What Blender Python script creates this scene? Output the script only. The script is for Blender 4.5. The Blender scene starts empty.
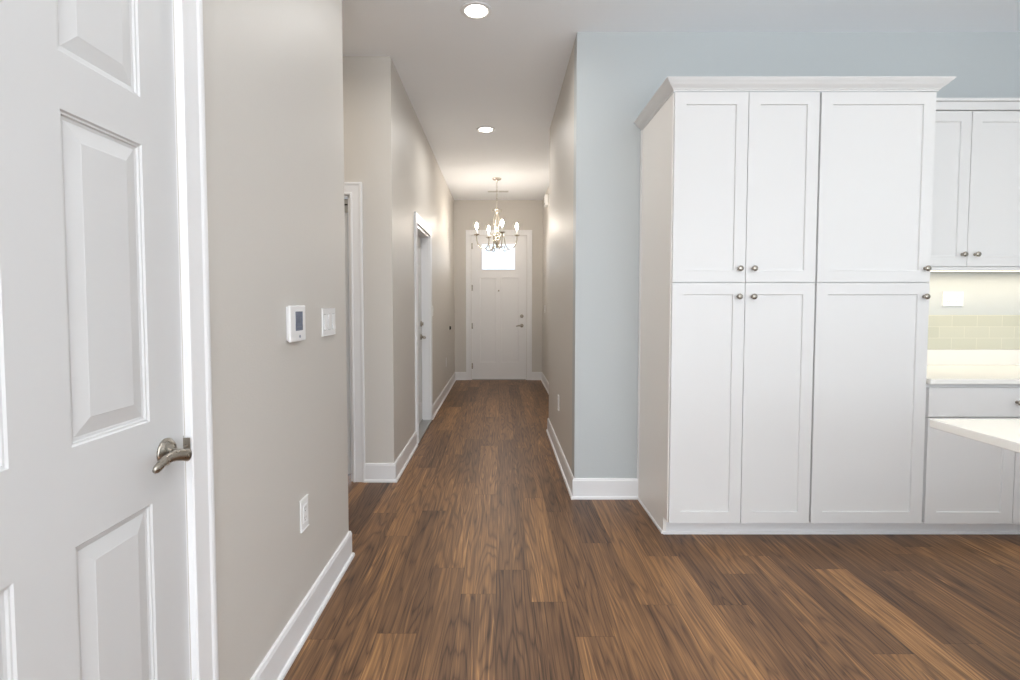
import bpy, bmesh, math, random
from mathutils import Vector, Matrix
random.seed(7)
SC = bpy.context.scene
COL = SC.collection
R = math.radians

# ---------------------------------------------------------------- camera
F = 520.0                                    # focal length in pixels of the 1020 px wide frame
PITCH = 2.48
HC = 1.30
cam = bpy.data.cameras.new('camera')
cam.sensor_fit = 'HORIZONTAL'; cam.sensor_width = 36.0
cam.lens = 36.0 * F / 1020.0
cam.shift_x = 10.0 / 1020.0
cam.shift_y = -13.5 / 1020.0
cam.clip_start = 0.02
camo = bpy.data.objects.new('camera', cam); COL.objects.link(camo)
camo.location = (0, 0, HC); camo.rotation_euler = (R(90 - PITCH), 0, 0)
SC.camera = camo

# ---------------------------------------------------------------- view, world, lights
SC.view_settings.view_transform = 'Standard'
SC.view_settings.look = 'None'
SC.view_settings.gamma = 1.0
SC.view_settings.use_curve_mapping = False
SC.view_settings.exposure = 0.10

w = bpy.data.worlds.new('sky'); SC.world = w; w.use_nodes = True
bg = w.node_tree.nodes['Background']
bg.inputs[0].default_value = (0.78, 0.88, 1.0, 1); bg.inputs[1].default_value = 1.3


def area(name, loc, rot, sx, sy, power, col, spread=180, shape='RECTANGLE'):
    l = bpy.data.lights.new(name, 'AREA'); l.shape = shape
    l.size = sx; l.size_y = sy; l.energy = power; l.color = col; l.spread = R(spread)
    o = bpy.data.objects.new(name, l); COL.objects.link(o)
    o.location = loc; o.rotation_euler = rot
    return o


DAY = (0.88, 0.945, 1.0); WARM = (1.0, 0.86, 0.68); NEUT = (1.0, 0.98, 0.95)
# daylight through the big windows in the wall behind the camera
area('daylight_back_window', (1.85, -3.1, 1.40), (R(72), 0, 0), 4.6, 2.2, 88, DAY)
area('ceiling_fill_light', (0.65, -3.05, 0.75), (R(90 + 66), 0, 0), 2.5, 0.9, 125, (0.94, 0.975, 1.0), 105)  # unseen uplight added to brighten the ceiling
area('left_fill_light', (-0.86, -1.75, 1.15), (R(90), 0, R(-90)), 1.9, 2.1, 78, DAY)  # unseen fill added from the left, no glass door is known there
# daylight outside the small pane of the front door
area('daylight_front_door', (-0.027, 9.06, 2.10), (R(-90), 0, 0), 0.60, 0.48, 3.2, DAY)
# ceiling downlights behind and beside the camera
for i, (x, y, p) in enumerate([(0.5, 0.7, 3), (0.5, -1.2, 5), (1.9, -1.2, 3), (3.6, 1.4, 7)]):
    area('downlight_lamp', (x, y, 3.03), (0, 0, 0), 0.13, 0.13, p, WARM if x > 3 else NEUT, 160, 'DISK')
# the room of the side opening has its own warm lamp
area('side_room_lamp', (-1.75, 3.12, 3.02), (0, 0, 0), 0.2, 0.2, 6, WARM, 170, 'DISK')


# ---------------------------------------------------------------- materials
def new_mat(name):
    m = bpy.data.materials.new(name); m.use_nodes = True
    nt = m.node_tree
    return m, nt, nt.nodes['Principled BSDF']


def s2l(r, g, b):
    f = lambda c: (c / 12.92) if c <= 0.04045 else ((c + 0.055) / 1.055) ** 2.4
    return (f(r / 255.0), f(g / 255.0), f(b / 255.0), 1)


def N(nt, t, **kw):
    n = nt.nodes.new(t)
    for k, v in kw.items():
        setattr(n, k, v)
    return n


def paint(name, rgb, rough=0.5, spec=0.5, bump=0.0, scale=220.0, vary=0.0):
    m, nt, b = new_mat(name)
    b.inputs['Base Color'].default_value = s2l(*rgb)
    b.inputs['Roughness'].default_value = rough
    b.inputs['Specular IOR Level'].default_value = spec
    tc = N(nt, 'ShaderNodeTexCoord')
    if vary:
        n2 = N(nt, 'ShaderNodeTexNoise'); n2.inputs['Scale'].default_value = 1.3; n2.inputs['Detail'].default_value = 3
        nt.links.new(tc.outputs['Object'], n2.inputs['Vector'])
        mx = N(nt, 'ShaderNodeMix', data_type='RGBA')
        c = s2l(*rgb); d = tuple(v * (1 - vary) for v in c[:3]) + (1,)
        mx.inputs[6].default_value = c; mx.inputs[7].default_value = d
        nt.links.new(n2.outputs['Fac'], mx.inputs[0]); nt.links.new(mx.outputs[2], b.inputs['Base Color'])
    if bump:
        n = N(nt, 'ShaderNodeTexNoise'); n.inputs['Scale'].default_value = scale; n.inputs['Detail'].default_value = 2
        nt.links.new(tc.outputs['Object'], n.inputs['Vector'])
        bp = N(nt, 'ShaderNodeBump'); bp.inputs['Strength'].default_value = bump; bp.inputs['Distance'].default_value = 0.002
        nt.links.new(n.outputs['Fac'], bp.inputs['Height']); nt.links.new(bp.outputs['Normal'], b.inputs['Normal'])
    return m


def metal(name, rgb, rough=0.3):
    m, nt, b = new_mat(name)
    b.inputs['Metallic'].default_value = 1.0
    b.inputs['Base Color'].default_value = s2l(*rgb)
    tc = N(nt, 'ShaderNodeTexCoord'); n = N(nt, 'ShaderNodeTexNoise')
    n.inputs['Scale'].default_value = 60.0
    nt.links.new(tc.outputs['Object'], n.inputs['Vector'])
    mr = N(nt, 'ShaderNodeMapRange'); mr.inputs[3].default_value = rough * 0.8; mr.inputs[4].default_value = rough * 1.2
    nt.links.new(n.outputs['Fac'], mr.inputs[0]); nt.links.new(mr.outputs[0], b.inputs['Roughness'])
    return m


def emit(name, rgb, strength):
    m, nt, b = new_mat(name)
    b.inputs['Base Color'].default_value = (0.8, 0.8, 0.8, 1)
    b.inputs['Emission Color'].default_value = s2l(*rgb)
    b.inputs['Emission Strength'].default_value = strength
    return m


M_WALL = paint('greige_wall_paint', (211, 206.5, 200), 0.48, 0.4, 0.25, 160, 0.02)
M_BLUE = paint('soft_blue_grey_wall', (195, 200, 201), 0.5, 0.4, 0.2, 160, 0.02)  # cooler, bluer tone than the greige walls
M_CEIL = paint('white_ceiling_paint', (249, 251, 254), 0.9, 0.2, 0.15, 120)
M_TRIM = paint('white_trim_enamel', (237, 237, 238), 0.32, 0.5)
M_DOOR = paint('white_door_enamel', (213, 213, 213), 0.38, 0.5, 0.03, 90)
M_CAB = paint('white_cabinet_lacquer', (221, 220, 219), 0.36, 0.5)
M_CABIN = paint('cabinet_side_laminate', (241, 237, 232), 0.42, 0.4)
M_QUARTZ = paint('white_quartz', (240, 238, 232), 0.18, 0.5, 0.0, 100, 0.04)
M_PLASTIC = paint('white_plastic', (242, 242, 242), 0.35, 0.5)
M_GROOVE = paint('dark_slot', (70, 70, 70), 0.6, 0.3)
M_VENT = paint('light_grey_vent_slot', (190, 188, 184), 0.6, 0.3)
M_BLACK = paint('black_rubber', (22, 22, 22), 0.5, 0.4)
M_THRESH = metal('mill_aluminium_threshold', (176, 176, 174), 0.45)
M_NICKEL = metal('satin_nickel', (168, 162, 152), 0.28)
M_BRONZE = metal('aged_nickel_strike', (120, 112, 104), 0.35)
M_CHAND = metal('polished_nickel_chandelier', (206, 200, 188), 0.25)
M_LCD = paint('grey_blue_screen', (122, 130, 148), 0.25, 0.5)
M_LCD2 = paint('dark_screen_segments', (84, 92, 110), 0.3, 0.5)
M_LAMP = emit('glowing_lamp_lens', (255, 244, 225), 9.0)
M_BULB = emit('glowing_candle_bulb', (255, 244, 230), 225.0)
M_LED = emit('warm_led_strip', (255, 232, 190), 2.5)

# floor: every plank face carries its tone and a seed; grain from the plank's own length and width
M_FLOOR, nt, b = new_mat('brown_wood_planks')
tone = N(nt, 'ShaderNodeAttribute', attribute_name='tone')
uvn = N(nt, 'ShaderNodeUVMap', uv_map='plank')
uvb = N(nt, 'ShaderNodeUVMap', uv_map='edge')
sep = N(nt, 'ShaderNodeSeparateXYZ'); nt.links.new(uvn.outputs[0], sep.inputs[0])
sept = N(nt, 'ShaderNodeSeparateColor'); nt.links.new(tone.outputs['Color'], sept.inputs[0])


def math_n(op, a, b_=None, c=None):
    n = N(nt, 'ShaderNodeMath', operation=op)
    for i, v in enumerate((a, b_, c)):
        if v is None:
            continue
        if isinstance(v, (int, float)):
            n.inputs[i].default_value = v
        else:
            nt.links.new(v, n.inputs[i])
    return n.outputs[0]


seed = math_n('MULTIPLY', sept.outputs[1], 57.0)


def grain_noise(sx, sy, scale, detail, rough=0.5, dist=0.0):
    cmb = N(nt, 'ShaderNodeCombineXYZ')
    nt.links.new(math_n('MULTIPLY', sep.outputs[0], sx), cmb.inputs[0])
    nt.links.new(math_n('MULTIPLY', sep.outputs[1], sy), cmb.inputs[1])
    n = N(nt, 'ShaderNodeTexNoise', noise_dimensions='4D')
    n.inputs['Scale'].default_value = scale; n.inputs['Detail'].default_value = detail
    n.inputs['Roughness'].default_value = rough; n.inputs['Distortion'].default_value = dist
    nt.links.new(cmb.outputs[0], n.inputs['Vector']); nt.links.new(seed, n.inputs['W'])
    return n.outputs['Fac']


big = grain_noise(10.0, 0.75, 1.0, 1.5, 0.5, 0.15)
rings = math_n('MULTIPLY', big, 16.0)
fr = math_n('FRACT', rings)
# asymmetric late-wood line: sharp on one side, soft on the other
tri = math_n('ABSOLUTE', math_n('MULTIPLY_ADD', fr, 2.0, -1.0))
line = math_n('POWER', tri, 3.0)
big2 = grain_noise(19.0, 0.6, 1.0, 2.0, 0.5, 0.2)
tri2 = math_n('ABSOLUTE', math_n('MULTIPLY_ADD', math_n('FRACT', math_n('MULTIPLY', big2, 9.0)), 2.0, -1.0))
pale = math_n('POWER', tri2, 5.0)
gate = N(nt, 'ShaderNodeMapRange'); gate.inputs[1].default_value = 0.42; gate.inputs[2].default_value = 0.66
nt.links.new(grain_noise(6.0, 0.9, 1.0, 2.0), gate.inputs[0])
pale = math_n('MULTIPLY', pale, gate.outputs[0])
fibre = grain_noise(150.0, 3.5, 1.0, 3.0, 0.6)
patch = grain_noise(4.5, 1.1, 1.0, 3.0, 0.6)
streak = grain_noise(40.0, 0.55, 1.0, 3.0, 0.55)
vein = grain_noise(15.0, 0.5, 1.0, 2.0, 0.5, 0.4)
ramp = N(nt, 'ShaderNodeValToRGB')
els = ramp.color_ramp.elements
els[0].position = 0.0; els[0].color = s2l(64, 46, 34)
els[1].position = 1.0; els[1].color = s2l(188, 141, 94)
for p_, c_ in ((0.25, (97, 71, 52)), (0.5, (123, 91, 64)), (0.75, (154, 114, 76))):
    e = els.new(p_); e.color = s2l(*c_)
v = math_n('MULTIPLY_ADD', line, -0.30, 0.06)
v = math_n('ADD', v, math_n('MULTIPLY_ADD', sept.outputs[0], 1.1, -0.05))
v = math_n('ADD', v, math_n('MULTIPLY_ADD', fibre, 1.0, -0.50))
v = math_n('ADD', v, math_n('MULTIPLY_ADD', patch, 0.55, -0.275))
v = math_n('ADD', v, math_n('MULTIPLY_ADD', streak, 0.40, -0.20))
v = math_n('ADD', v, math_n('MULTIPLY', pale, 0.42))
v = math_n('ADD', v, math_n('MULTIPLY_ADD', vein, 0.40, -0.20))
nt.links.new(v, ramp.inputs[0])
# thin dark seam at the plank's edges
sepe = N(nt, 'ShaderNodeSeparateXYZ'); nt.links.new(uvb.outputs[0], sepe.inputs[0])
ed = math_n('MINIMUM', sepe.outputs[0], sepe.outputs[1])
seam = N(nt, 'ShaderNodeMapRange'); seam.inputs[1].default_value = 0.0004; seam.inputs[2].default_value = 0.0016
seam.inputs[3].default_value = 0.45; seam.inputs[4].default_value = 1.0
nt.links.new(ed, seam.inputs[0])
mul = N(nt, 'ShaderNodeMix', data_type='RGBA', blend_type='MULTIPLY'); mul.inputs[0].default_value = 1.0
nt.links.new(ramp.outputs[0], mul.inputs[6]); nt.links.new(seam.outputs[0], mul.inputs[7])
nt.links.new(mul.outputs[2], b.inputs['Base Color'])
b.inputs['Roughness'].default_value = 0.40
b.inputs['Specular IOR Level'].default_value = 0.28
bp = N(nt, 'ShaderNodeBump'); bp.inputs['Strength'].default_value = 0.12; bp.inputs['Distance'].default_value = 0.001
nt.links.new(fibre, bp.inputs['Height']); nt.links.new(bp.outputs[0], b.inputs['Normal'])

# glazed tiles, 3 x 6 inch running bond
M_TILE, nt2, b2 = new_mat('pale_glazed_tiles')
tc = N(nt2, 'ShaderNodeTexCoord'); mp = N(nt2, 'ShaderNodeMapping')
mp.inputs['Rotation'].default_value = (R(90), 0, 0)
br = N(nt2, 'ShaderNodeTexBrick'); br.offset = 0.5
br.inputs['Scale'].default_value = 1.0; br.inputs['Brick Width'].default_value = 0.165; br.inputs['Row Height'].default_value = 0.0745
br.inputs['Mortar Size'].default_value = 0.0013; br.inputs['Mortar Smooth'].default_value = 0.2
br.inputs['Color1'].default_value = s2l(202, 202, 187); br.inputs['Color2'].default_value = s2l(194, 195, 180)
br.inputs['Mortar'].default_value = s2l(222, 220, 204)
sx = N(nt2, 'ShaderNodeSeparateXYZ'); cx = N(nt2, 'ShaderNodeCombineXYZ')
nt2.links.new(tc.outputs['Object'], sx.inputs[0])
nt2.links.new(sx.outputs[0], cx.inputs[0]); nt2.links.new(sx.outputs[2], cx.inputs[1])
nt2.links.new(cx.outputs[0], br.inputs['Vector'])
nt2.links.new(br.outputs['Color'], b2.inputs['Base Color']); b2.inputs['Roughness'].default_value = 0.15
bpt = N(nt2, 'ShaderNodeBump'); bpt.invert = True; bpt.inputs['Strength'].default_value = 0.4; bpt.inputs['Distance'].default_value = 0.001
nt2.links.new(br.outputs['Fac'], bpt.inputs['Height']); nt2.links.new(bpt.outputs[0], b2.inputs['Normal'])

# clear glass of the front door pane
M_GLASS = bpy.data.materials.new('clear_door_glass'); M_GLASS.use_nodes = True
ng = M_GLASS.node_tree; ng.nodes.clear()
out = N(ng, 'ShaderNodeOutputMaterial'); mixs = N(ng, 'ShaderNodeMixShader')
tr = N(ng, 'ShaderNodeBsdfTransparent'); gl = N(ng, 'ShaderNodeBsdfGlossy'); gl.inputs['Roughness'].default_value = 0.02
fz = N(ng, 'ShaderNodeFresnel')
ng.links.new(fz.outputs[0], mixs.inputs[0]); ng.links.new(tr.outputs[0], mixs.inputs[1]); ng.links.new(gl.outputs[0], mixs.inputs[2])
ng.links.new(mixs.outputs[0], out.inputs[0])


# ---------------------------------------------------------------- mesh helpers
class MB:
    """Collects geometry in world coordinates for ONE mesh object."""

    def __init__(s):
        s.v = []; s.f = []; s.sm = []

    def add(s, verts, faces, smooth=False):
        k = len(s.v)
        s.v += [Vector(p) for p in verts]
        s.f += [[i + k for i in f] for f in faces]
        s.sm += [smooth] * len(faces)
        return s

    def bm(s, bm, smooth=False, mat=None):
        bm.verts.index_update()
        s.add([(mat @ v.co) if mat else v.co.copy() for v in bm.verts], [[v.index for v in f.verts] for f in bm.faces], smooth)
        bm.free()
        return s

    def box(s, x0, x1, y0, y1, z0, z1, bev=0.0, seg=2):
        bm = bmesh.new(); bmesh.ops.create_cube(bm, size=1)
        for v in bm.verts:
            v.co = Vector(((x0 + x1) / 2 + v.co.x * (x1 - x0), (y0 + y1) / 2 + v.co.y * (y1 - y0), (z0 + z1) / 2 + v.co.z * (z1 - z0)))
        if bev:
            bmesh.ops.bevel(bm, geom=bm.edges[:], offset=bev, segments=seg, affect='EDGES', profile=0.5)
        return s.bm(bm)

    def lathe(s, prof, origin, axis='Z', n=24, smooth=True):
        """prof: list of (radius, height along axis)"""
        vs = []; fs = []
        o = Vector(origin)
        ax = {'X': (Vector((0, 1, 0)), Vector((0, 0, 1)), Vector((1, 0, 0))), 'Y': (Vector((1, 0, 0)), Vector((0, 0, -1)), Vector((0, 1, 0))),
              'Z': (Vector((1, 0, 0)), Vector((0, 1, 0)), Vector((0, 0, 1)))}[axis]
        for r, h in prof:
            for k in range(n):
                a = 2 * math.pi * k / n
                vs.append(o + ax[0] * (r * math.cos(a)) + ax[1] * (r * math.sin(a)) + ax[2] * h)
        for i in range(len(prof) - 1):
            for k in range(n):
                k2 = (k + 1) % n
                fs.append([i * n + k, i * n + k2, (i + 1) * n + k2, (i + 1) * n + k])
        fs.append([k for k in range(n)][::-1]); fs.append([(len(prof) - 1) * n + k for k in range(n)])
        return s.add(vs, fs, smooth)

    def tube(s, pts, rad, n=10, flat=None):
        """rad: number or list; flat: (direction, factor) squashes the section"""
        pts = [Vector(p) for p in pts]
        vs = []; fs = []
        up = Vector((0.13, 0.31, 0.94)).normalized()
        prev = None
        for i, p in enumerate(pts):
            t = (pts[min(i + 1, len(pts) - 1)] - pts[max(i - 1, 0)]).normalized()
            if prev is None:
                a = t.cross(up).normalized()
            else:
                a = (prev - t * prev.dot(t)).normalized()
            prev = a
            c = t.cross(a).normalized()
            r = rad[i] if isinstance(rad, (list, tuple)) else rad
            for k in range(n):
                an = 2 * math.pi * k / n
                d = a * math.cos(an) * r + c * math.sin(an) * r
                if flat:
                    fd = Vector(flat[0]); d = d + fd * (d.dot(fd)) * (flat[1] - 1)
                vs.append(p + d)
        for i in range(len(pts) - 1):
            for k in range(n):
                k2 = (k + 1) % n
                fs.append([i * n + k, i * n + k2, (i + 1) * n + k2, (i + 1) * n + k])
        fs.append(list(range(n))[::-1]); fs.append([(len(pts) - 1) * n + k for k in range(n)])
        return s.add(vs, fs, True)

    def sweep(s, path, prof, O=(0, 0, 0), A=(1, 0, 0), B=(0, 1, 0), NN=(0, 0, 1), side=1):
        """mitred sweep of prof [(offset to the left of the path, height along NN)] along a polyline in the plane A,B"""
        O, A, B, NN = Vector(O), Vector(A), Vector(B), Vector(NN)
        m = len(prof); vs = []; fs = []
        P = [Vector(p) for p in path]
        for i, p in enumerate(P):
            d0 = (P[i] - P[i - 1]).normalized() if i > 0 else None
            d1 = (P[i + 1] - P[i]).normalized() if i < len(P) - 1 else None
            n0 = Vector((-d0.y, d0.x)) if d0 else None
            n1 = Vector((-d1.y, d1.x)) if d1 else None
            if n0 is None: q = n1
            elif n1 is None: q = n0
            else:
                q = n0 + n1
                q = q / max(1e-6, q.dot(n0))
            for o, h in prof:
                u = p + q * (o * side)
                vs.append(O + A * u.x + B * u.y + NN * h)
        for i in range(len(P) - 1):
            for k in range(m):
                k2 = (k + 1) % m
                fs.append([i * m + k, i * m + k2, (i + 1) * m + k2, (i + 1) * m + k])
        fs.append(list(range(m))[::-1]); fs.append([(len(P) - 1) * m + k for k in range(m)])
        return s.add(vs, fs)

    def leaf(s, w, h, t, panels, rings, mat):
        """door slab with moulded panels. local x 0..w, z 0..h, front y=0 facing -y, back y=t. panels: (x0,x1,z0,z1); rings: [(inset, depth)]"""
        xs = sorted({0, w} | {p[0] for p in panels} | {p[1] for p in panels})
        zs = sorted({0, h} | {p[2] for p in panels} | {p[3] for p in panels})
        vs = []; fs = []

        def quad(a, b_, c, d):
            k = len(vs); vs.extend([a, b_, c, d]); fs.append([k, k + 1, k + 2, k + 3])
        for i in range(len(xs) - 1):
            for j in range(len(zs) - 1):
                x0, x1, z0, z1 = xs[i], xs[i + 1], zs[j], zs[j + 1]
                cxm, czm = (x0 + x1) / 2, (z0 + z1) / 2
                if any(p[0] < cxm < p[1] and p[2] < czm < p[3] for p in panels):
                    continue
                quad((x0, 0, z0), (x1, 0, z0), (x1, 0, z1), (x0, 0, z1))
        for (x0, x1, z0, z1) in panels:
            rr = [(0, 0)] + list(rings)
            for (i0, d0), (i1, d1) in zip(rr[:-1], rr[1:]):
                a = [(x0 + i0, d0, z0 + i0), (x1 - i0, d0, z0 + i0), (x1 - i0, d0, z1 - i0), (x0 + i0, d0, z1 - i0)]
                c = [(x0 + i1, d1, z0 + i1), (x1 - i1, d1, z0 + i1), (x1 - i1, d1, z1 - i1), (x0 + i1, d1, z1 - i1)]
                for k in range(4):
                    k2 = (k + 1) % 4
                    quad(a[k], a[k2], c[k2], c[k])
            i1, d1 = rr[-1]
            quad((x0 + i1, d1, z0 + i1), (x1 - i1, d1, z0 + i1), (x1 - i1, d1, z1 - i1), (x0 + i1, d1, z1 - i1))
        quad((w, t, 0), (0, t, 0), (0, t, h), (w, t, h))
        quad((0, t, 0), (0, 0, 0), (0, 0, h), (0, t, h)); quad((w, 0, 0), (w, t, 0), (w, t, h), (w, 0, h))
        quad((0, t, 0), (w, t, 0), (w, 0, 0), (0, 0, 0)); quad((0, 0, h), (w, 0, h), (w, t, h), (0, t, h))
        return s.add([mat @ Vector(p) for p in vs], fs)

    def build(s, name, material, parent=None, origin=None, weld=True):
        if parent is not None:
            off = parent.matrix_world_origin if False else Vector(parent['_o'])
        else:
            if origin is None:
                mn = Vector([min(p[i] for p in s.v) for i in range(3)]); mx_ = Vector([max(p[i] for p in s.v) for i in range(3)])
                origin = Vector(((mn.x + mx_.x) / 2, (mn.y + mx_.y) / 2, mn.z))
            off = Vector(origin)
        me = bpy.data.meshes.new(name)
        me.from_pydata([p - off for p in s.v], [], s.f)
        me.polygons.foreach_set('use_smooth', s.sm)
        me.materials.append(material)
        bm = bmesh.new(); bm.from_mesh(me)
        if weld:
            bmesh.ops.remove_doubles(bm, verts=bm.verts[:], dist=1e-5)
        bmesh.ops.recalc_face_normals(bm, faces=bm.faces[:])
        bm.to_mesh(me); bm.free()
        o = bpy.data.objects.new(name, me); COL.objects.link(o)
        o['_o'] = tuple(off)
        if parent is not None:
            o.parent = parent
        else:
            o.location = off
        return o


def tag(o, label, cat=None, group=None, kind=None):
    o['label'] = label
    if cat: o['category'] = cat
    if group: o['group'] = group
    if kind: o['kind'] = kind
    return o


def thing(name, loc, label, cat, group=None, kind=None):
    o = bpy.data.objects.new(name, None); COL.objects.link(o)
    o.location = loc; o['_o'] = tuple(loc); o.empty_display_size = 0.1
    return tag(o, label, cat, group, kind)


def struct(mb, name, material, label, cat):
    return tag(mb.build(name, material), label, cat, None, 'structure')


def frame(O, X, Y):
    X = Vector(X); Y = Vector(Y); Z = X.cross(Y)
    return Matrix(((X.x, Y.x, Z.x, O[0]), (X.y, Y.y, Z.y, O[1]), (X.z, Y.z, Z.z, O[2]), (0, 0, 0, 1)))


FACE_PX = lambda O: frame(O, (0, 1, 0), (-1, 0, 0))      # leaf faces +X
FACE_NY = lambda O: frame(O, (1, 0, 0), (0, 1, 0))       # leaf faces -Y (towards the camera)

# ---------------------------------------------------------------- key dimensions (metres)
CEIL = 3.05
XL = -0.775          # plane of the left wall and the hall's left wall
XR = 0.497           # hall's right wall
YK = 3.43            # kitchen back wall
YA = 3.76            # wall facing the camera at the side opening
YF = 8.86            # front wall
YC = 2.615            # corner where the left wall ends
XFOY = 0.722         # right wall of the foyer
YH = 5.26            # end of the hall's right wall
XE = 4.6; YB = -3.2
T = 0.12

# ---------------------------------------------------------------- room shell
# floor of planks running down the hall
W_P, L_P = 0.156, 1.22
anchor = {0: 2.49, 1: 2.216, -1: 2.279, -2: 2.509, 3: 2.777, 5: 2.631, 10: 2.499, 7: 2.452, 6: 2.194, 9: 1.879, 4: 2.194, 2: 3.20, -3: 2.0}
tones = {(0, -1): 0.30, (0, 0): 0.44, (1, -1): 0.34, (1, 0): 0.60, (-1, -1): 0.40, (-1, 0): 0.58, (-2, -1): 0.42, (-2, 0): 0.55, (-3, -1): 0.5,
         (2, -1): 0.42, (2, 0): 0.40, (3, 0): 0.28, (3, -1): 0.5, (4, -1): 0.46, (4, 0): 0.52, (5, -1): 0.64, (5, 0): 0.38, (6, -1): 0.5, (6, 0): 0.36,
         (7, -1): 0.40, (10, -1): 0.68, (9, -1): 0.60, (9, 0): 0.42, (8, -1): 0.46, (10, 0): 0.42}
fv = []; ff = []; uv1 = []; uv2 = []; tn = []
r0 = int(math.floor((-2.6 + 0.018) / W_P)); r1 = int(math.ceil((XE + 0.018) / W_P))
for r in range(r0, r1):
    a = anchor.get(r, random.uniform(1.5, 2.7))
    x0 = -0.018 + r * W_P; x1 = x0 + W_P
    for k in range(-6, 7):
        ya, yb = a + k * L_P, a + (k + 1) * L_P
        t0_ = random.uniform(0.36, 0.60) if random.random() < 0.75 else random.uniform(0.28, 0.68)
        t_ = tones.get((r, k), t0_)
        sd = random.random()
        n = len(fv)
        fv += [(x0, ya, 0), (x1, ya, 0), (x1, yb, 0), (x0, yb, 0)]
        # quads split lengthwise/widthwise so that edge distance interpolates linearly
        xm, ym = (x0 + x1) / 2, (ya + yb) / 2
        fv += [(xm, ya + W_P / 2, 0), (xm, yb - W_P / 2, 0)]
        polys = [[0, 1, 4], [1, 2, 5, 4], [2, 3, 5], [3, 0, 4, 5]]
        hw = W_P / 2
        dist = {0: 0, 1: 0, 2: 0, 3: 0, 4: hw, 5: hw}
        ou, ov = random.uniform(0, 9), random.uniform(0, 9)
        for p in polys:
            ff.append([n + i for i in p])
            for i in p:
                q = fv[n + i]
                uv1.append((q[0] - x0 + ou, q[1] - ya + ov)); uv2.append((dist[i], dist[i])); tn.append((t_, sd, 0, 1))
me = bpy.data.meshes.new('floor'); me.from_pydata(fv, [], ff)
me.uv_layers.new(name='plank'); me.uv_layers.new(name='edge')
me.color_attributes.new('tone', 'FLOAT_COLOR', 'CORNER')
me.uv_layers['plank'].data.foreach_set('uv', [c for p in uv1 for c in p])
me.uv_layers['edge'].data.foreach_set('uv', [c for p in uv2 for c in p])
me.color_attributes['tone'].data.foreach_set('color', [c for p in tn for c in p])
me.materials.append(M_FLOOR)
fl = bpy.data.objects.new('floor', me); COL.objects.link(fl)
tag(fl, 'brown wood plank floor running down the hallway', 'floor', None, 'structure')

struct(MB().box(-2.7, XE + T, YB - T, YF + T, CEIL, CEIL + 0.1), 'ceiling', M_CEIL, 'flat white ceiling over kitchen and hallway', 'ceiling')

D1A, D1B, D1H = 0.478, 1.2635, 2.13        # door in the near left wall
mb = MB().box(XL - T, XL, YB, -2.75, 0, CEIL).box(XL - T, XL, -0.75, D1A, 0, CEIL).box(XL - T, XL, -2.75, -0.75, 2.25, CEIL).box(XL - T, XL, D1B, YC, 0, CEIL).box(XL - T, XL, D1A, D1B, D1H, CEIL)  # gap behind the camera added to make room for the left fill light
struct(mb, 'wall_left', M_WALL, 'near greige wall with thermostat and six panel door', 'wall')

D2A, D2B, D2H = -1.90, -1.078, 2.075       # door in the wall of the side opening
mb = MB().box(D2B, XL, YA, YA + T, 0, CEIL).box(-2.6, D2A, YA, YA + T, 0, CEIL).box(D2A, D2B, YA, YA + T, D2H, CEIL)
struct(mb, 'wall_side_opening', M_WALL, 'narrow pale wall facing the camera at the side opening', 'wall')
struct(MB().box(-2.6, -2.5, YC - T, YA, 0, CEIL), 'wall_side_room', M_WALL, 'end wall of the side opening', 'wall')
struct(MB().box(-2.6, XL - T, YC - T, YC, 0, CEIL), 'wall_side_return', M_WALL, 'wall behind the thermostat wall inside the side opening', 'wall')

D3A, D3B, D3H = 4.815, 5.71, 2.04          # door in the hall's left wall
mb = MB().box(XL - T, XL, YA + T, D3A, 0, CEIL).box(XL - T, XL, D3B, YF, 0, CEIL).box(XL - T, XL, D3A, D3B, D3H, CEIL)
struct(mb, 'wall_hall_left', M_WALL, 'long greige left wall of the hallway', 'wall')
DFA, DFB, DFH = -0.488, 0.452, 2.458        # front door opening
mb = MB().box(XL - T, DFA, YF, YF + 0.16, 0, CEIL).box(DFB, XFOY + T, YF, YF + 0.16, 0, CEIL).box(DFA, DFB, YF, YF + 0.16, DFH, CEIL)
struct(mb, 'wall_front', M_WALL, 'greige end wall around the front door', 'wall')
struct(MB().box(XR, XFOY + T, YK + T, YH, 0, CEIL), 'wall_hall_right', M_WALL, 'greige right wall of the hallway with bright reflection', 'wall')
struct(MB().box(XFOY, XFOY + T, YH, YF, 0, CEIL), 'wall_foyer_right', M_WALL, 'set back right wall beside the front door', 'wall')
struct(MB().box(XR, XE + T, YK, YK + T, 0, CEIL), 'wall_kitchen', M_BLUE, 'blue grey wall behind the tall white cabinets', 'wall')
struct(MB().box(XE, XE + T, YB, YK, 0, CEIL), 'wall_kitchen_right', M_BLUE, 'right end wall of the kitchen', 'wall')
mb = MB().box(XL - T, -0.5, YB - T, YB, 0, CEIL).box(4.2, XE + T, YB - T, YB, 0, CEIL).box(-0.5, 4.2, YB - T, YB, 0, 0.25).box(-0.5, 4.2, YB - T, YB, 2.55, CEIL)
struct(mb, 'wall_back', M_WALL, 'wall with the wide window behind the camera', 'wall')

# baseboards: offset from wall, height, with a small shoe at the floor
BASE = [(0, 0), (0, 0.137), (0.006, 0.137), (0.0095, 0.134), (0.0105, 0.128), (0.0130, 0.122), (0.0130, 0.019), (0.0200, 0.017), (0.0240, 0.010), (0.0245, 0.0)]


def baseboard(name, path, label):
    struct(MB().sweep(path, BASE), name, M_TRIM, label, 'baseboard')


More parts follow.
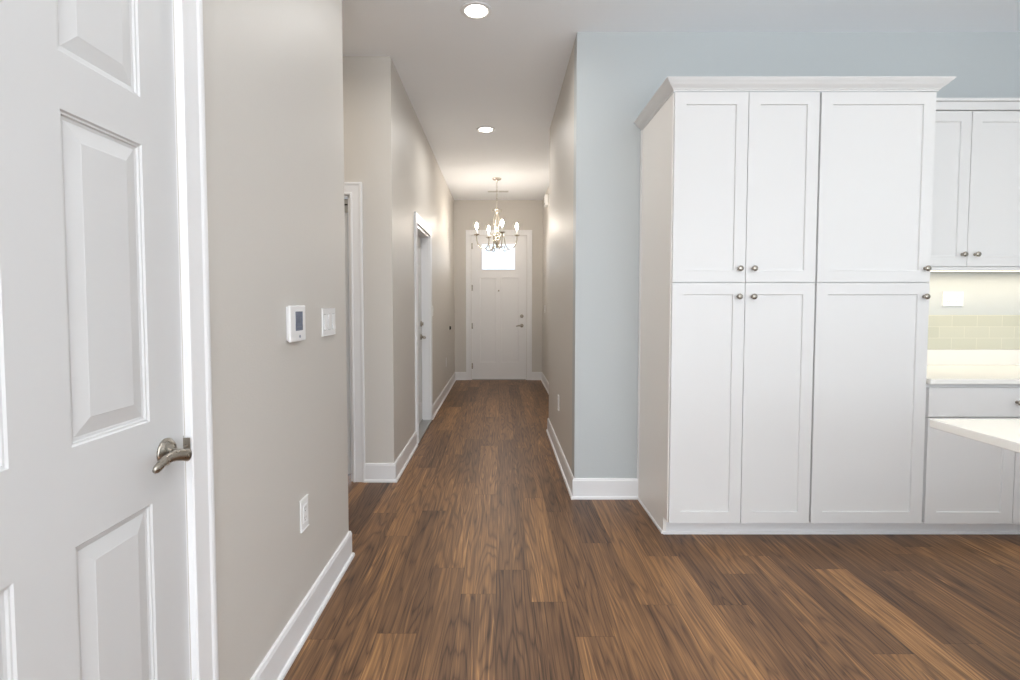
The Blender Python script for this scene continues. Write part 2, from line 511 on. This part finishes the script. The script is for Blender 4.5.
baseboard('baseboard_left', [(XL, YC), (XL, D1B + 0.095)][::-1] and [(XL - 0.5, YC), (XL, YC), (XL, D1B + 0.096)], 'white baseboard under the thermostat wall')
baseboard('baseboard_side_opening', [(XL, D3A - 0.088), (XL, YA), (D2B + 0.088, YA)], 'white baseboard turning the corner at the side opening')
baseboard('baseboard_hall_left', [(DFA - 0.088, YF), (XL, YF), (XL, D3B + 0.088)], 'white baseboard along far left hall wall to the front door')
baseboard('baseboard_foyer', [(XFOY, YH), (XFOY, YF), (DFB + 0.088, YF)], 'short white baseboard to the right of the front door')
baseboard('baseboard_hall_right', [(0.922, YK), (XR, YK), (XR, YH), (XFOY, YH)], 'white baseboard along right hall wall and its corner')

# door casings: offset outward from the opening, thickness off the wall
CAS = [(0, 0), (0, 0.014), (0.003, 0.0175), (0.013, 0.0180), (0.017, 0.0140), (0.021, 0.0130), (0.066, 0.0155), (0.072, 0.0190), (0.080, 0.0205), (0.088, 0.0190), (0.088, 0)]


def casing(name, O, A, NN, a0, a1, h, label, dr=0.004):
    # path goes up the left jamb, over, and down: outward is to its left
    path = [(a0 - dr, 0), (a0 - dr, h + dr), (a1 + dr, h + dr), (a1 + dr, 0)]
    return struct(MB().sweep(path, CAS, O, A, (0, 0, 1), NN), name, M_TRIM, label, 'door casing')


casing('trim_1', (XL, 0, 0), (0, 1, 0), (1, 0, 0), D1A, D1B, D1H, 'white moulded casing around the near six panel door')
casing('trim_2', (0, YA, 0), (1, 0, 0), (0, -1, 0), D2A, D2B, D2H, 'white casing of the doorway in the side opening')
casing('trim_3', (XL, 0, 0), (0, 1, 0), (1, 0, 0), D3A, D3B, D3H, 'white casing around the hall side door')
casing('trim_4', (0, YF, 0), (1, 0, 0), (0, -1, 0), DFA, DFB, DFH, 'white casing around the front door')


# jambs lining the openings
def jamb(name, boxes, label):
    mb = MB()
    for b_ in boxes:
        mb.box(*b_)
    return struct(mb, name, M_TRIM, label, 'door jamb')


jt = 0.004
jamb('trim_5', [(XL - T, XL, D1B - jt, D1B, 0, D1H), (XL - T, XL, D1A, D1A + jt, 0, D1H), (XL - T, XL, D1A, D1B, D1H - jt, D1H)], 'white jamb beside the near six panel door')
jamb('trim_6', [(XL - T, XL, D3B - 0.02, D3B, 0, D3H), (XL - T, XL, D3A, D3A + 0.02, 0, D3H), (XL - T, XL, D3A, D3B, D3H - 0.02, D3H)], 'white jamb of the recessed hall side door')
jamb('trim_7', [(DFB - 0.01, DFB, YF, YF + 0.16, 0, DFH), (DFA, DFA + 0.01, YF, YF + 0.16, 0, DFH), (DFA, DFB, YF, YF + 0.16, DFH - 0.008, DFH)], 'white jamb around the front door')
jamb('trim_8', [(D2B - 0.012, D2B, YA, YA + T, 0, D2H), (D2A, D2A + 0.012, YA, YA + T, 0, D2H), (D2A, D2B, YA, YA + T, D2H - 0.012, D2H)], 'white jamb of the doorway in the side opening')

# ---------------------------------------------------------------- doors
RAISED = [(0.003, 0.0035), (0.0065, 0.0040), (0.0085, 0.0075), (0.0125, 0.0080), (0.0145, 0.0085), (0.0450, 0.0020), (0.0465, 0.0014)]
SIX = lambda w, st, mu: [((st, (w - mu) / 2), ((w + mu) / 2, w - st))]


def lever(parent, base, out, along, L=0.118, mat=M_NICKEL, rr=0.033):
    """rosette on the leaf, neck out of it, wavy lever going sideways"""
    out = Vector(out); along = Vector(along); b0 = Vector(base)
    axis = 'X' if abs(out.x) > 0.5 else 'Y'
    sg = 1 if (out.x + out.y) > 0 else -1
    h = MB().tube([b0 + out * 0.004, b0 + out * 0.030 + Vector((0, 0, -0.004)), b0 + out * 0.045 + Vector((0, 0, -0.009))], [0.0125, 0.0120, 0.0120], 14)
    hd = h.build('door_handle', mat, parent)
    tag(hd, 'satin metal lever handle')
    ro = MB().lathe([(rr * 0.99, 0), (rr, sg * 0.003), (rr * 0.93, sg * 0.006), (rr * 0.88, sg * 0.0065), (rr * 0.84, sg * 0.009), (rr * 0.6, sg * 0.0125), (rr * 0.5, sg * 0.013), (rr * 0.42, sg * 0.018), (0.006, sg * 0.019)], b0, axis, 28)
    ro.build('rosette', mat, hd)
    pts = []; rad = []
    for i in range(15):
        t = i / 14.0
        pts.append(b0 + out * (0.045 - 0.003 * math.sin(t * math.pi)) + along * (-0.010 + t * L) + Vector((0, 0, 1)) * (-0.010 + 0.012 * math.sin(math.pi * min(t * 1.03, 1.0))))
        rad.append(0.0145 * (1 - 0.35 * t) if t < 0.96 else 0.0055)
    MB().tube(pts, rad, 14, (tuple(out), 0.72)).build('lever', mat, hd)
    return hd


# door 1: near six-panel door, closed, flush with the left wall
y0, y1 = 0.482, 1.2595; dz = 0.012
pc = [(0.600, 0.810), (0.931, 1.141)]; pz = [(0.235, 0.856), (1.040, 1.644), (1.745, 2.005)]
panels = [(a - y0, b_ - y0, c - dz, d - dz) for a, b_ in pc for c, d in pz]
d1 = struct(MB().leaf(y1 - y0, 2.118 - dz, 0.035, panels, RAISED, FACE_PX((XL, y0, dz))), 'door_1', M_DOOR, 'white six panel door standing closest on the left with a lever handle', 'door')
lever(d1, (XL, 1.192, 0.957), (1, 0, 0), (0, -1, 0))
st = MB().box(XL - 0.022, XL + 0.0005, 1.2590, 1.2602, 0.922, 0.978)
st.build('latch', M_BRONZE, d1)
sk = struct(MB().box(XL - 0.010, XL + 0.0165, D1B - jt - 0.0015, D1B - jt + 0.001, 0.927, 0.973, 0.0006, 1), 'trim_9', M_NICKEL, 'small metal strike plate on the jamb beside the near lever handle', 'strike plate')

# door 2: leaf inside the side opening
panels = [(0.11, 0.36, 0.2, 0.85), (0.43, 0.68, 0.2, 0.85), (0.11, 0.36, 1.0, 1.9), (0.43, 0.68, 1.0, 1.9)]
d2 = struct(MB().leaf(0.786, 1.985, 0.035, panels, RAISED, FACE_NY((D2A + 0.013, YA + 0.02, 0.05))), 'door_2', M_DOOR, 'pale door leaf barely showing inside the side opening', 'door')
hb = MB().box(D2B - 0.085, D2B - 0.013, YA + 0.012, YA + 0.0205, 1.957, 2.054, 0.001, 1)
hg = hb.build('top_bracket', M_THRESH, d2); tag(hg, 'grey metal bracket with dark slot')
MB().box(D2B - 0.074, D2B - 0.014, YA + 0.0105, YA + 0.0125, 2.008, 2.018).build('slot', M_BLACK, hg)

# door 3: recessed six-panel door in the hall's left wall
y0, y1 = D3A + 0.022, D3B - 0.022; w_ = y1 - y0
pc = [(0.12, w_ / 2 - 0.055), (w_ / 2 + 0.055, w_ - 0.12)]; pz = [(0.24, 0.84), (1.02, 1.60), (1.71, 1.90)]
panels = [(a, b_, c - 0.03, d - 0.03) for a, b_ in pc for c, d in pz]
XD3 = XL - 0.082
d3 = struct(MB().leaf(w_, 1.985, 0.035, panels, RAISED, FACE_PX((XD3, y0, 0.032))), 'door_3', M_DOOR, 'white panel door set back in the left hall wall with deadbolt', 'door')
lever(d3, (XD3, D3B - 0.092, 0.945), (1, 0, 0), (0, -1, 0), 0.10)
db = MB().lathe([(0.031, 0), (0.031, 0.008), (0.026, 0.014), (0.010, 0.016)], (XD3, D3B - 0.092, 1.085), 'X', 24).box(XD3 + 0.014, XD3 + 0.03, D3B - 0.1, D3B - 0.084, 1.068, 1.102, 0.002)
tag(db.build('deadbolt', M_NICKEL, d3), 'round metal deadbolt')
struct(MB().box(XL - T, XL + 0.022, D3A + 0.001, D3B - 0.001, 0, 0.022, 0.005).box(XL - 0.09, XL - 0.075, D3A + 0.02, D3B - 0.02, 0.022, 0.031), 'trim_10', M_THRESH, 'grey metal threshold under the hall side door', 'threshold')

# door 4: front door with a small pane
DX0, DX1, DZ0, DZ1 = -0.476, 0.440, 0.016, 2.447
SHAKE = [(0.0035, 0.006), (0.0045, 0.008), (0.0060, 0.0085)]
FY = YF + 0.012
wx0, wx1, wz0, wz1 = -0.305, 0.251, 1.885, 2.315
panels = [(-0.340 - DX0, -0.070 - DX0, 0.302 - DZ0, 1.741 - DZ0), (0.026 - DX0, 0.318 - DX0, 0.302 - DZ0, 1.741 - DZ0)]
mb = MB()
mbl = MB().leaf(DX1 - DX0, 1.80 - DZ0, 0.045, panels, SHAKE, FACE_NY((DX0, FY, DZ0)))
# the glazed top: stiles and rails around the pane
mbl.box(DX0, wx0, FY, FY + 0.045, 1.80, DZ1).box(wx1, DX1, FY, FY + 0.045, 1.80, DZ1).box(wx0, wx1, FY, FY + 0.045, 1.80, wz0).box(wx0, wx1, FY, FY + 0.045, wz1, DZ1)
d4 = struct(mbl, 'door_4', M_TRIM, 'tall white front door with a small bright pane at the hall end', 'front door')
wf = MB()
pf = [(0, 0), (0, 0.006), (0.006, 0.009), (0.018, 0.008), (0.022, 0)]
wf.sweep([(wx0, wz0), (wx0, wz1), (wx1, wz1), (wx1, wz0), (wx0, wz0)], pf, (0, FY, 0), (1, 0, 0), (0, 0, 1), (0, -1, 0))
wfo = wf.build('window_frame', M_TRIM, d4)
MB().box(wx0, wx1, FY + 0.018, FY + 0.024, wz0, wz1).build('window_pane', M_GLASS, d4)
lever(d4, (0.372, FY, 0.930), (0, -1, 0), (-1, 0, 0), 0.11, M_NICKEL, 0.031)
db = MB().lathe([(0.031, 0), (0.031, -0.008), (0.026, -0.016), (0.010, -0.018)], (0.372, FY, 1.092), 'Y', 24)
tag(db.build('deadbolt', M_NICKEL, d4), 'round metal deadbolt')
tag(MB().lathe([(0.013, 0), (0.013, -0.003), (0.009, -0.006), (0.004, -0.006)], (-0.022, FY, 1.525), 'Y', 18).build('peephole', M_NICKEL, d4), 'small metal peephole')
for z in (0.24, 0.925, 1.575, 2.28):
    MB().tube([(DX0 - 0.004, FY - 0.006, z - 0.05), (DX0 - 0.004, FY - 0.006, z + 0.05)], 0.007, 10).box(DX0 - 0.004, DX0 + 0.012, FY - 0.0015, FY + 0.001, z - 0.05, z + 0.05).build('hinge', M_NICKEL, d4)
struct(MB().box(DFA + 0.011, DFB - 0.011, YF - 0.01, YF + 0.13, 0, 0.014, 0.004), 'trim_11', M_THRESH, 'metal threshold under the front door', 'threshold')

# ---------------------------------------------------------------- tall kitchen cabinets
SHK = [(0.0015, 0.007), (0.0025, 0.0085)]
YD = 2.800            # face of the doors
YC0 = YD + 0.020      # front of the boxes
ST = 0.062


def cab_knob(parent, x, z, yface=None):
    y = YD if yface is None else yface
    k = MB().lathe([(0.0090, 0), (0.0080, -0.003), (0.0055, -0.006), (0.0055, -0.012), (0.0100, -0.016), (0.0145, -0.020), (0.0155, -0.024), (0.0140, -0.028), (0.0080, -0.031), (0.002, -0.0315)], (x, y, z), 'Y', 20)
    return k.build('knob', M_NICKEL, parent)


def cab_door(parent, x0, x1, z0, z1, knob=None, yface=None, st=ST, name='door'):
    y = YD if yface is None else yface
    w_, h = x1 - x0, z1 - z0
    d = MB().leaf(w_, h, 0.0195, [(st, w_ - st, st, h - st)], SHK, FACE_NY((x0, y, z0))).build(name, M_CAB, parent)
    if knob:
        cab_knob(d, knob[0], knob[1], y)
    return d


def open_box(mb, x0, x1, y0, y1, z0, z1):
    mb.box(x0, x1, y0, y1, z0, z1)


TZ0, TZ1 = 0.098, 2.422
g = 'tall pantry cabinets'
# two-door-wide unit
c1 = thing('pantry_cabinet', (1.31, 3.11, 0), 'tall white pantry cabinet with two pairs of doors beside the hall corner', 'cabinet', g)
mb = MB().box(0.940, 1.696, YC0, YK - 0.002, TZ0, TZ1)
mb.build('body', M_CAB, c1)
sp = MB().box(0.9215, 0.9395, YC0 + 0.068, YK - 0.002, 0, TZ1).box(0.9215, 0.9395, YC0, YC0 + 0.069, TZ0, TZ1).build('side_panel', M_CABIN, c1)
tag(sp, 'plain warm grey side panel facing the hall')
MB().box(0.9135, 0.9213, YK - 0.022, YK - 0.001, 0.14, 2.42).build('scribe_strip', M_CAB, c1)
MB().box(0.9125, 0.9213, YC0 + 0.068, YK - 0.026, 0, 0.016, 0.003).build('shoe_molding', M_TRIM, c1)
cab_door(c1, 0.9265, 1.3155, 0.100, 1.4135, (1.280, 1.340))
cab_door(c1, 1.3190, 1.6920, 0.100, 1.4135, (1.357, 1.340))
cab_door(c1, 0.9265, 1.3155, 1.4175, 2.4190, (1.281, 1.490))
cab_door(c1, 1.3190, 1.6920, 1.4175, 2.4190, (1.357, 1.490))
# single-door unit
c2 = thing('pantry_cabinet', (2.01, 3.11, 0), 'tall white pantry cabinet with single wide doors next to the countertop', 'cabinet', g)
MB().box(1.698, 2.3135, YC0, YK - 0.002, TZ0, TZ1).build('body', M_CAB, c2)
cab_door(c2, 1.7025, 2.3080, 0.100, 1.4135, (2.278, 1.340))
cab_door(c2, 1.7025, 2.3080, 1.4175, 2.4190, (2.278, 1.490))
# crown moulding along the top of both units
CROWN = [(0, 0.0005), (0.004, 0.0005), (0.005, 0.008), (0.010, 0.010), (0.012, 0.015), (0.017, 0.018), (0.030, 0.028), (0.041, 0.041), (0.046, 0.044), (0.048, 0.049), (0.053, 0.051), (0.053, 0.057), (0, 0.057)]
crn = MB().sweep([(2.3135, 3.06), (2.3135, YD + 0.002), (0.9215, YD + 0.002), (0.9215, YK - 0.002)][::-1], [(o, TZ1 + h) for o, h in CROWN], side=-1)
tag(crn.build('crown_molding', M_CAB), 'white crown moulding along the top of the tall cabinets', 'moulding')
# recessed toe kick under all floor units
tk = MB().box(0.9405, 3.78, YC0 + 0.068, YC0 + 0.082, 0, 0.0975).box(0.9215, 3.78, YC0 + 0.060, YC0 + 0.068, 0, 0.018, 0.003)
tag(tk.build('toe_kick', M_TRIM), 'long white toe kick board under the cabinets with shoe strip', 'toe kick')

# ---------------------------------------------------------------- base and upper cabinets at the counter
b1 = thing('base_cabinet', (2.80, 3.10, 0), 'white base cabinet with drawer over two doors under the bright counter', 'cabinet')
BX0, BX1 = 2.317, 3.790
MB().box(BX0, BX1, YC0, YK - 0.002, TZ0, 0.865).build('body', M_CAB, b1)
dr = MB().leaf(0.964, 0.158, 0.0195, [], SHK, FACE_NY((BX0 + 0.009, YD, 0.688))).build('drawer', M_CAB, b1)
cab_knob(dr, 2.803, 0.768)
cab_door(b1, 2.326, 2.8045, 0.098, 0.682, (2.768, 0.630))
dr2 = MB().leaf(0.494, 0.158, 0.0195, [], SHK, FACE_NY((3.293, YD, 0.688))).build('drawer', M_CAB, b1)
cab_knob(dr2, 3.54, 0.768)
cab_door(b1, 3.293, 3.787, 0.098, 0.682, (3.33, 0.630))
cab_door(b1, 2.8085, 3.289, 0.098, 0.682, (2.845, 0.630))
ct = thing('countertop', (2.95, 3.1, 0.868), 'white quartz countertop with low upstand beside the tall cabinet', 'countertop')
MB().box(2.3155, 3.80, YD - 0.022, YK - 0.001, 0.868, 0.897, 0.002, 1).build('slab', M_QUARTZ, ct)
MB().box(2.3155, 3.80, YK - 0.021, YK - 0.001, 0.8972, 1.000, 0.0015, 1).build('upstand', M_QUARTZ, ct)
struct(MB().box(2.3155, 3.80, YK - 0.010, YK - 0.0005, 1.0015, 1.2275), 'trim_12', M_TILE, 'band of pale glazed wall tiles above the counter', 'tile backsplash')

UY = 3.085
u1 = thing('upper_cabinet', (2.80, 3.26, 1.50), 'white wall cabinet with two doors above the lit counter', 'cabinet')
MB().box(2.320, 3.745, UY + 0.020, YK - 0.002, 1.520, 2.430).build('body', M_CAB, u1)
cab_door(u1, 2.325, 2.7555, 1.522, 2.424, (2.727, 1.592), UY, 0.06)
cab_door(u1, 3.2490, 3.740, 1.522, 2.424, (3.70, 1.592), UY, 0.06)
cab_door(u1, 2.7590, 3.2455, 1.522, 2.424, (2.803, 1.592), UY, 0.06)
MB().box(2.3165, 3.75, UY - 0.004, YK - 0.002, 2.4305, 2.478, 0.002, 1).box(2.3165, 3.755, UY - 0.014, YK - 0.002, 2.4785, 2.497, 0.004, 2).build('top_molding', M_CAB, u1)
MB().box(2.320, 3.745, UY + 0.004, UY + 0.022, 1.496, 1.5195, 0.002, 1).build('light_rail', M_CAB, u1)
ul = thing('under_cabinet_light', (2.80, 3.22, 1.505), 'slim glowing light bar under the wall cabinet', 'light')
MB().box(2.36, 3.72, 3.27, 3.305, 1.5075, 1.5195).build('housing', M_PLASTIC, ul)
MB().box(2.37, 3.71, 3.275, 3.300, 1.5045, 1.5074).build('diffuser', M_LED, ul)
area('under_cabinet_lamp', (3.03, 3.2875, 1.503), (0, 0, 0), 1.4, 0.02, 2.8, (1.0, 0.85, 0.62))

# island counter reaching in from the right
isl = thing('kitchen_island', (2.6, 0.6, 0), 'white island countertop corner reaching in over the floor', 'island')
sl = MB().box(1.443, 3.4, -0.6, 1.732, 0.886, 0.914, 0.002, 1).build('countertop', M_QUARTZ, isl)
bb = MB().box(2.05, 3.36, -0.55, 1.30, 0.10, 0.8855).box(2.10, 3.30, -0.50, 1.25, 0, 0.10).build('base', M_CAB, isl)


# ---------------------------------------------------------------- wall fittings
def plate(name, O, A, NN, wa, hz, label, cat, kind, n=1, near=False, group=None):
    """cover plate centred at O on a wall; A runs along the wall, NN off it"""
    O = Vector(O); A = Vector(A); NN = Vector(NN)
    t = thing(name, tuple(O), label, cat, group)

    def slab(a0, a1, z0, z1, n0, n1, bev):
        bm = bmesh.new(); bmesh.ops.create_cube(bm, size=1)
        for v in bm.verts:
            la = (a0 + a1) / 2 + v.co.x * (a1 - a0); ln = (n0 + n1) / 2 + v.co.y * (n1 - n0); lz = (z0 + z1) / 2 + v.co.z * (z1 - z0)
            v.co = O + A * la + NN * ln + Vector((0, 0, lz))
        if bev:
            bmesh.ops.bevel(bm, geom=bm.edges[:], offset=bev, segments=2, affect='EDGES', profile=0.5)
        return bm
    MB().bm(slab(-wa / 2, wa / 2, -hz / 2, hz / 2, 0.0003, 0.0060, 0.0022)).build('cover_plate', M_PLASTIC, t)
    pitch = 0.046 * (wa / 0.165) * 1.15 if n == 3 else 0.058
    for i in range(n):
        c = (i - (n - 1) / 2) * pitch
        gw, gh = 0.0335, 0.067
        if kind == 'outlet':
            r = MB().bm(slab(c - gw / 2, c + gw / 2, -gh / 2, gh / 2, 0.0055, 0.0078, 0.0012)).build('receptacle', M_PLASTIC, t)
            if near:
                for zz in (-0.019, 0.019):
                    for q in ((-0.0075, -0.0055, -0.001, 0.008), (0.0055, 0.0075, -0.001, 0.007), (-0.002, 0.002, -0.010, -0.006)):
                        MB().bm(slab(c + q[0], c + q[1], zz + q[2], zz + q[3], 0.0076, 0.0080, 0)).build('slot', M_GROOVE, r)
        else:
            fr_ = MB().bm(slab(c - gw / 2 - 0.0015, c + gw / 2 + 0.0015, -gh / 2 - 0.0015, gh / 2 + 0.0015, 0.0055, 0.0062, 0)).build('switch_gap', M_GROOVE, t)
            bm = slab(c - gw / 2, c + gw / 2, -gh / 2, gh / 2, 0.0058, 0.0085, 0.001)
            for v in bm.verts:                     # rocker tilts
                k = (v.co - O).dot(NN)
                if k > 0.007:
                    v.co += NN * (0.0022 * (v.co.z - O.z) / (gh / 2) * (1 if i % 2 else -1) + 0.001)
            MB().bm(bm).build('rocker', M_PLASTIC, t)
    return t


plate('light_switch', (XL, 2.342, 1.2205), (0, 1, 0), (1, 0, 0), 0.174, 0.122, 'white wide light switch plate on near wall beside the thermostat', 'light switch', 'switch', 3)
plate('wall_outlet', (XL, 2.016, 0.476), (0, 1, 0), (1, 0, 0), 0.077, 0.124, 'white outlet cover low on the near wall below the thermostat', 'outlet', 'outlet', 1, True)
plate('wall_outlet', (XR, 4.36, 0.468), (0, -1, 0), (-1, 0, 0), 0.077, 0.124, 'small outlet low on the right hall wall', 'outlet', 'outlet')
plate('light_switch', (XL, 5.93, 1.222), (0, 1, 0), (1, 0, 0), 0.116, 0.120, 'white switch plate just past the hall side door', 'light switch', 'switch', 2)
plate('wall_outlet', (XL, 7.43, 0.468), (0, 1, 0), (1, 0, 0), 0.077, 0.124, 'outlet cover low on left hall wall near the front door', 'outlet', 'outlet')
plate('light_switch', (XFOY, 8.32, 1.220), (0, -1, 0), (-1, 0, 0), 0.077, 0.124, 'white switch plate on the wall right of the front door', 'light switch', 'switch', 1)
plate('wall_outlet', (2.978, YK, 1.333), (1, 0, 0), (0, -1, 0), 0.134, 0.092, 'white double outlet plate above the kitchen tiles', 'outlet', 'outlet', 2, True)

# thermostat
th = thing('thermostat', (XL, 1.98, 1.155), 'white thermostat with grey screen on the near wall', 'thermostat')
MB().box(XL + 0.0003, XL + 0.009, 1.882, 2.020, 1.166, 1.290, 0.002).build('back_plate', M_PLASTIC, th)
bd = MB().box(XL + 0.0088, XL + 0.0190, 1.876, 2.022, 1.160, 1.294, 0.0035, 3).build('body', M_PLASTIC, th)
scn = MB().box(XL + 0.0186, XL + 0.0194, 1.922, 1.992, 1.200, 1.272).build('screen', M_LCD, th)
tag(scn, 'grey blue display screen')
mb = MB()
for (a, b_, c, d) in ((1.930, 1.984, 1.212, 1.216), (1.935, 1.950, 1.228, 1.252), (1.960, 1.976, 1.228, 1.252)):
    mb.box(XL + 0.0192, XL + 0.0196, a, b_, c, d)
mb.build('segment', M_LCD2, scn)
MB().lathe([(0.0055, 0.0), (0.0055, 0.0012), (0.004, 0.0018), (0.001, 0.0018)], (XL + 0.0188, 1.962, 1.178), 'X', 16).build('button', M_LCD, th)

# small dark round fitting near the front door
bm_ = MB().lathe([(0.030, 0.0004), (0.030, 0.006), (0.026, 0.014), (0.018, 0.020), (0.006, 0.021)], (XL, 7.99, 0.932), 'X', 22)
tag(bm_.build('wall_bumper', M_BLACK), 'small dark round fitting on left hall wall near the front door', 'wall bumper')

# white box high on the foyer wall
dc = thing('door_chime', (XFOY, 7.87, 2.77), 'white box high on the wall right of the chandelier', 'door chime')
MB().box(XFOY - 0.055, XFOY - 0.001, 7.79, 7.95, 2.765, 2.925, 0.006, 3).build('cover', M_PLASTIC, dc)
MB().box(XFOY - 0.0565, XFOY - 0.0545, 7.81, 7.93, 2.785, 2.790).box(XFOY - 0.0565, XFOY - 0.0545, 7.81, 7.93, 2.800, 2.805).build('vent_slit', M_GROOVE, dc)


# ---------------------------------------------------------------- ceiling fittings
def can_light(x, y, label, power):
    t = thing('ceiling_light', (x, y, CEIL - 0.006), label, 'ceiling light', 'recessed ceiling lights over the hall')
    MB().lathe([(0.095, 0), (0.095, -0.003), (0.090, -0.0065), (0.072, -0.0075), (0.066, -0.003), (0.066, 0)], (x, y, CEIL - 0.0004), 'Z', 32).build('trim_ring', M_TRIM, t)
    MB().lathe([(0.0655, 0), (0.0655, -0.003), (0.05, -0.0055), (0.01, -0.0065)], (x, y, CEIL - 0.0042), 'Z', 28).build('lens', M_LAMP, t)
    area('ceiling_light_lamp', (x, y, CEIL - 0.014), (0, 0, 0), 0.12, 0.12, power, NEUT, 165, 'DISK')


can_light(-0.141, 3.18, 'glowing recessed ceiling light nearest the top of the picture', 8)
can_light(-0.141, 5.29, 'glowing recessed ceiling light halfway down the hall before the chandelier', 8)

vt = thing('ceiling_vent', (-0.03, 8.16, CEIL), 'slim white ceiling vent behind the chandelier near the front wall', 'vent')
MB().box(-0.20, 0.14, 8.10, 8.22, CEIL - 0.006, CEIL - 0.0004, 0.002, 1).build('frame', M_TRIM, vt)
for x0_ in (-0.185, -0.02):
    mb = MB()
    for i in range(5):
        mb.box(x0_, x0_ + 0.145, 8.113 + i * 0.02, 8.123 + i * 0.02, CEIL - 0.0075, CEIL - 0.0055)
    mb.build('louver', M_VENT, vt)

# chandelier
CX, CY = -0.044, 7.34
ch = thing('chandelier', (CX, CY, 2.05), 'silvery candle chandelier with curled arms and lit bulbs before the front door', 'chandelier')
MB().lathe([(0.065, 0), (0.064, -0.008), (0.050, -0.020), (0.022, -0.030), (0.010, -0.036), (0.008, -0.045)], (CX, CY, CEIL - 0.0005), 'Z', 28).build('canopy', M_CHAND, ch)
mb = MB(); z = CEIL - 0.04; i = 0
while z > 2.665:                                     # chain of oval links
    pts = []
    for k in range(13):
        a = 2 * math.pi * k / 12
        dx = 0.0095 * math.cos(a); dz_ = 0.0185 * math.sin(a)
        pts.append((CX + (dx if i % 2 == 0 else 0), CY + (0 if i % 2 == 0 else dx), z - 0.016 + dz_))
    mb.tube(pts, 0.0023, 6); z -= 0.029; i += 1
mb.build('chain', M_CHAND, ch)
MB().lathe([(0.004, 2.670), (0.012, 2.655), (0.016, 2.635), (0.010, 2.615), (0.020, 2.595), (0.026, 2.585), (0.010, 2.570), (0.007, 2.54), (0.007, 2.36), (0.013, 2.34), (0.020, 2.315), (0.012, 2.29), (0.010, 2.24),
            (0.024, 2.215), (0.036, 2.190), (0.040, 2.165), (0.028, 2.140), (0.014, 2.125), (0.018, 2.105), (0.010, 2.09), (0.003, 2.075)], (CX, CY, 0), 'Z', 22).build('column', M_CHAND, ch)


def curve_pts(ctrl, n=26):
    """Catmull-Rom through control points (r, z)"""
    c = [ctrl[0]] + list(ctrl) + [ctrl[-1]]
    res = []
    for i in range(1, len(c) - 2):
        p0, p1, p2, p3 = c[i - 1], c[i], c[i + 1], c[i + 2]
        m = max(3, n // (len(ctrl) - 1))
        for k in range(m):
            t = k / m
            res.append(tuple(0.5 * ((2 * p1[j]) + (-p0[j] + p2[j]) * t + (2 * p0[j] - 5 * p1[j] + 4 * p2[j] - p3[j]) * t * t + (-p0[j] + 3 * p1[j] - 3 * p2[j] + p3[j]) * t ** 3) for j in (0, 1)))
    res.append(tuple(ctrl[-1]))
    return res


def polar(rz, ang):
    return [(CX + r * math.sin(ang), CY - r * math.cos(ang), z_) for r, z_ in rz]


arms = [R(15), R(97), R(205), R(277)]
RA = 0.283; ZB = 2.262
for a in arms:
    arm = MB()
    arm.tube(polar(curve_pts([(0.012, 2.20), (0.035, 2.265), (0.075, 2.275), (0.105, 2.22), (0.120, 2.14), (0.160, 2.075), (0.215, 2.078), (0.262, 2.13), (0.283, 2.20), (RA, 2.250)], 54), a), 0.0078, 8)
    ao = arm.build('arm', M_CHAND, ch)
    sc = MB()
    sc.tube(polar(curve_pts([(0.160, 2.075), (0.125, 2.045), (0.085, 2.055), (0.070, 2.09), (0.090, 2.115), (0.112, 2.10), (0.105, 2.08)], 36), a), 0.0062, 8)
    sc.build('scroll', M_CHAND, ao)
    bx, by, _ = polar([(RA, 0)], a)[0]
    MB().lathe([(0.006, 2.245), (0.012, 2.252), (0.030, 2.258), (0.042, 2.266), (0.043, 2.270), (0.030, 2.268), (0.014, 2.270), (0.014, 2.278)], (bx, by, 0), 'Z', 22).build('candle_cup', M_CHAND, ao)
    MB().lathe([(0.0115, 2.271), (0.0115, 2.345), (0.0095, 2.348)], (bx, by, 0), 'Z', 16).build('candle_sleeve', M_PLASTIC, ao)
    MB().lathe([(0.008, 2.3485), (0.012, 2.358), (0.0185, 2.378), (0.0185, 2.392), (0.013, 2.412), (0.006, 2.430), (0.002, 2.437)], (bx, by, 0), 'Z', 18).build('bulb', M_BULB, ao)
for k in range(4):                                    # cage wires around the column and leaves at its top
    a = R(15 + 90 * k + 45)
    MB().tube(polar(curve_pts([(0.012, 2.575), (0.040, 2.53), (0.050, 2.46), (0.030, 2.38), (0.034, 2.31), (0.058, 2.25), (0.050, 2.19), (0.020, 2.16)], 42), a), 0.0055, 8).build('cage_wire', M_CHAND, ch)
    a2 = R(15 + 90 * k)
    MB().tube(polar(curve_pts([(0.014, 2.60), (0.035, 2.625), (0.058, 2.620), (0.064, 2.598), (0.050, 2.590)], 24), a2), 0.0060, 8).build('leaf_scroll', M_CHAND, ch)

for o in list(bpy.data.objects):
    if '_o' in o.keys():
        del o['_o']
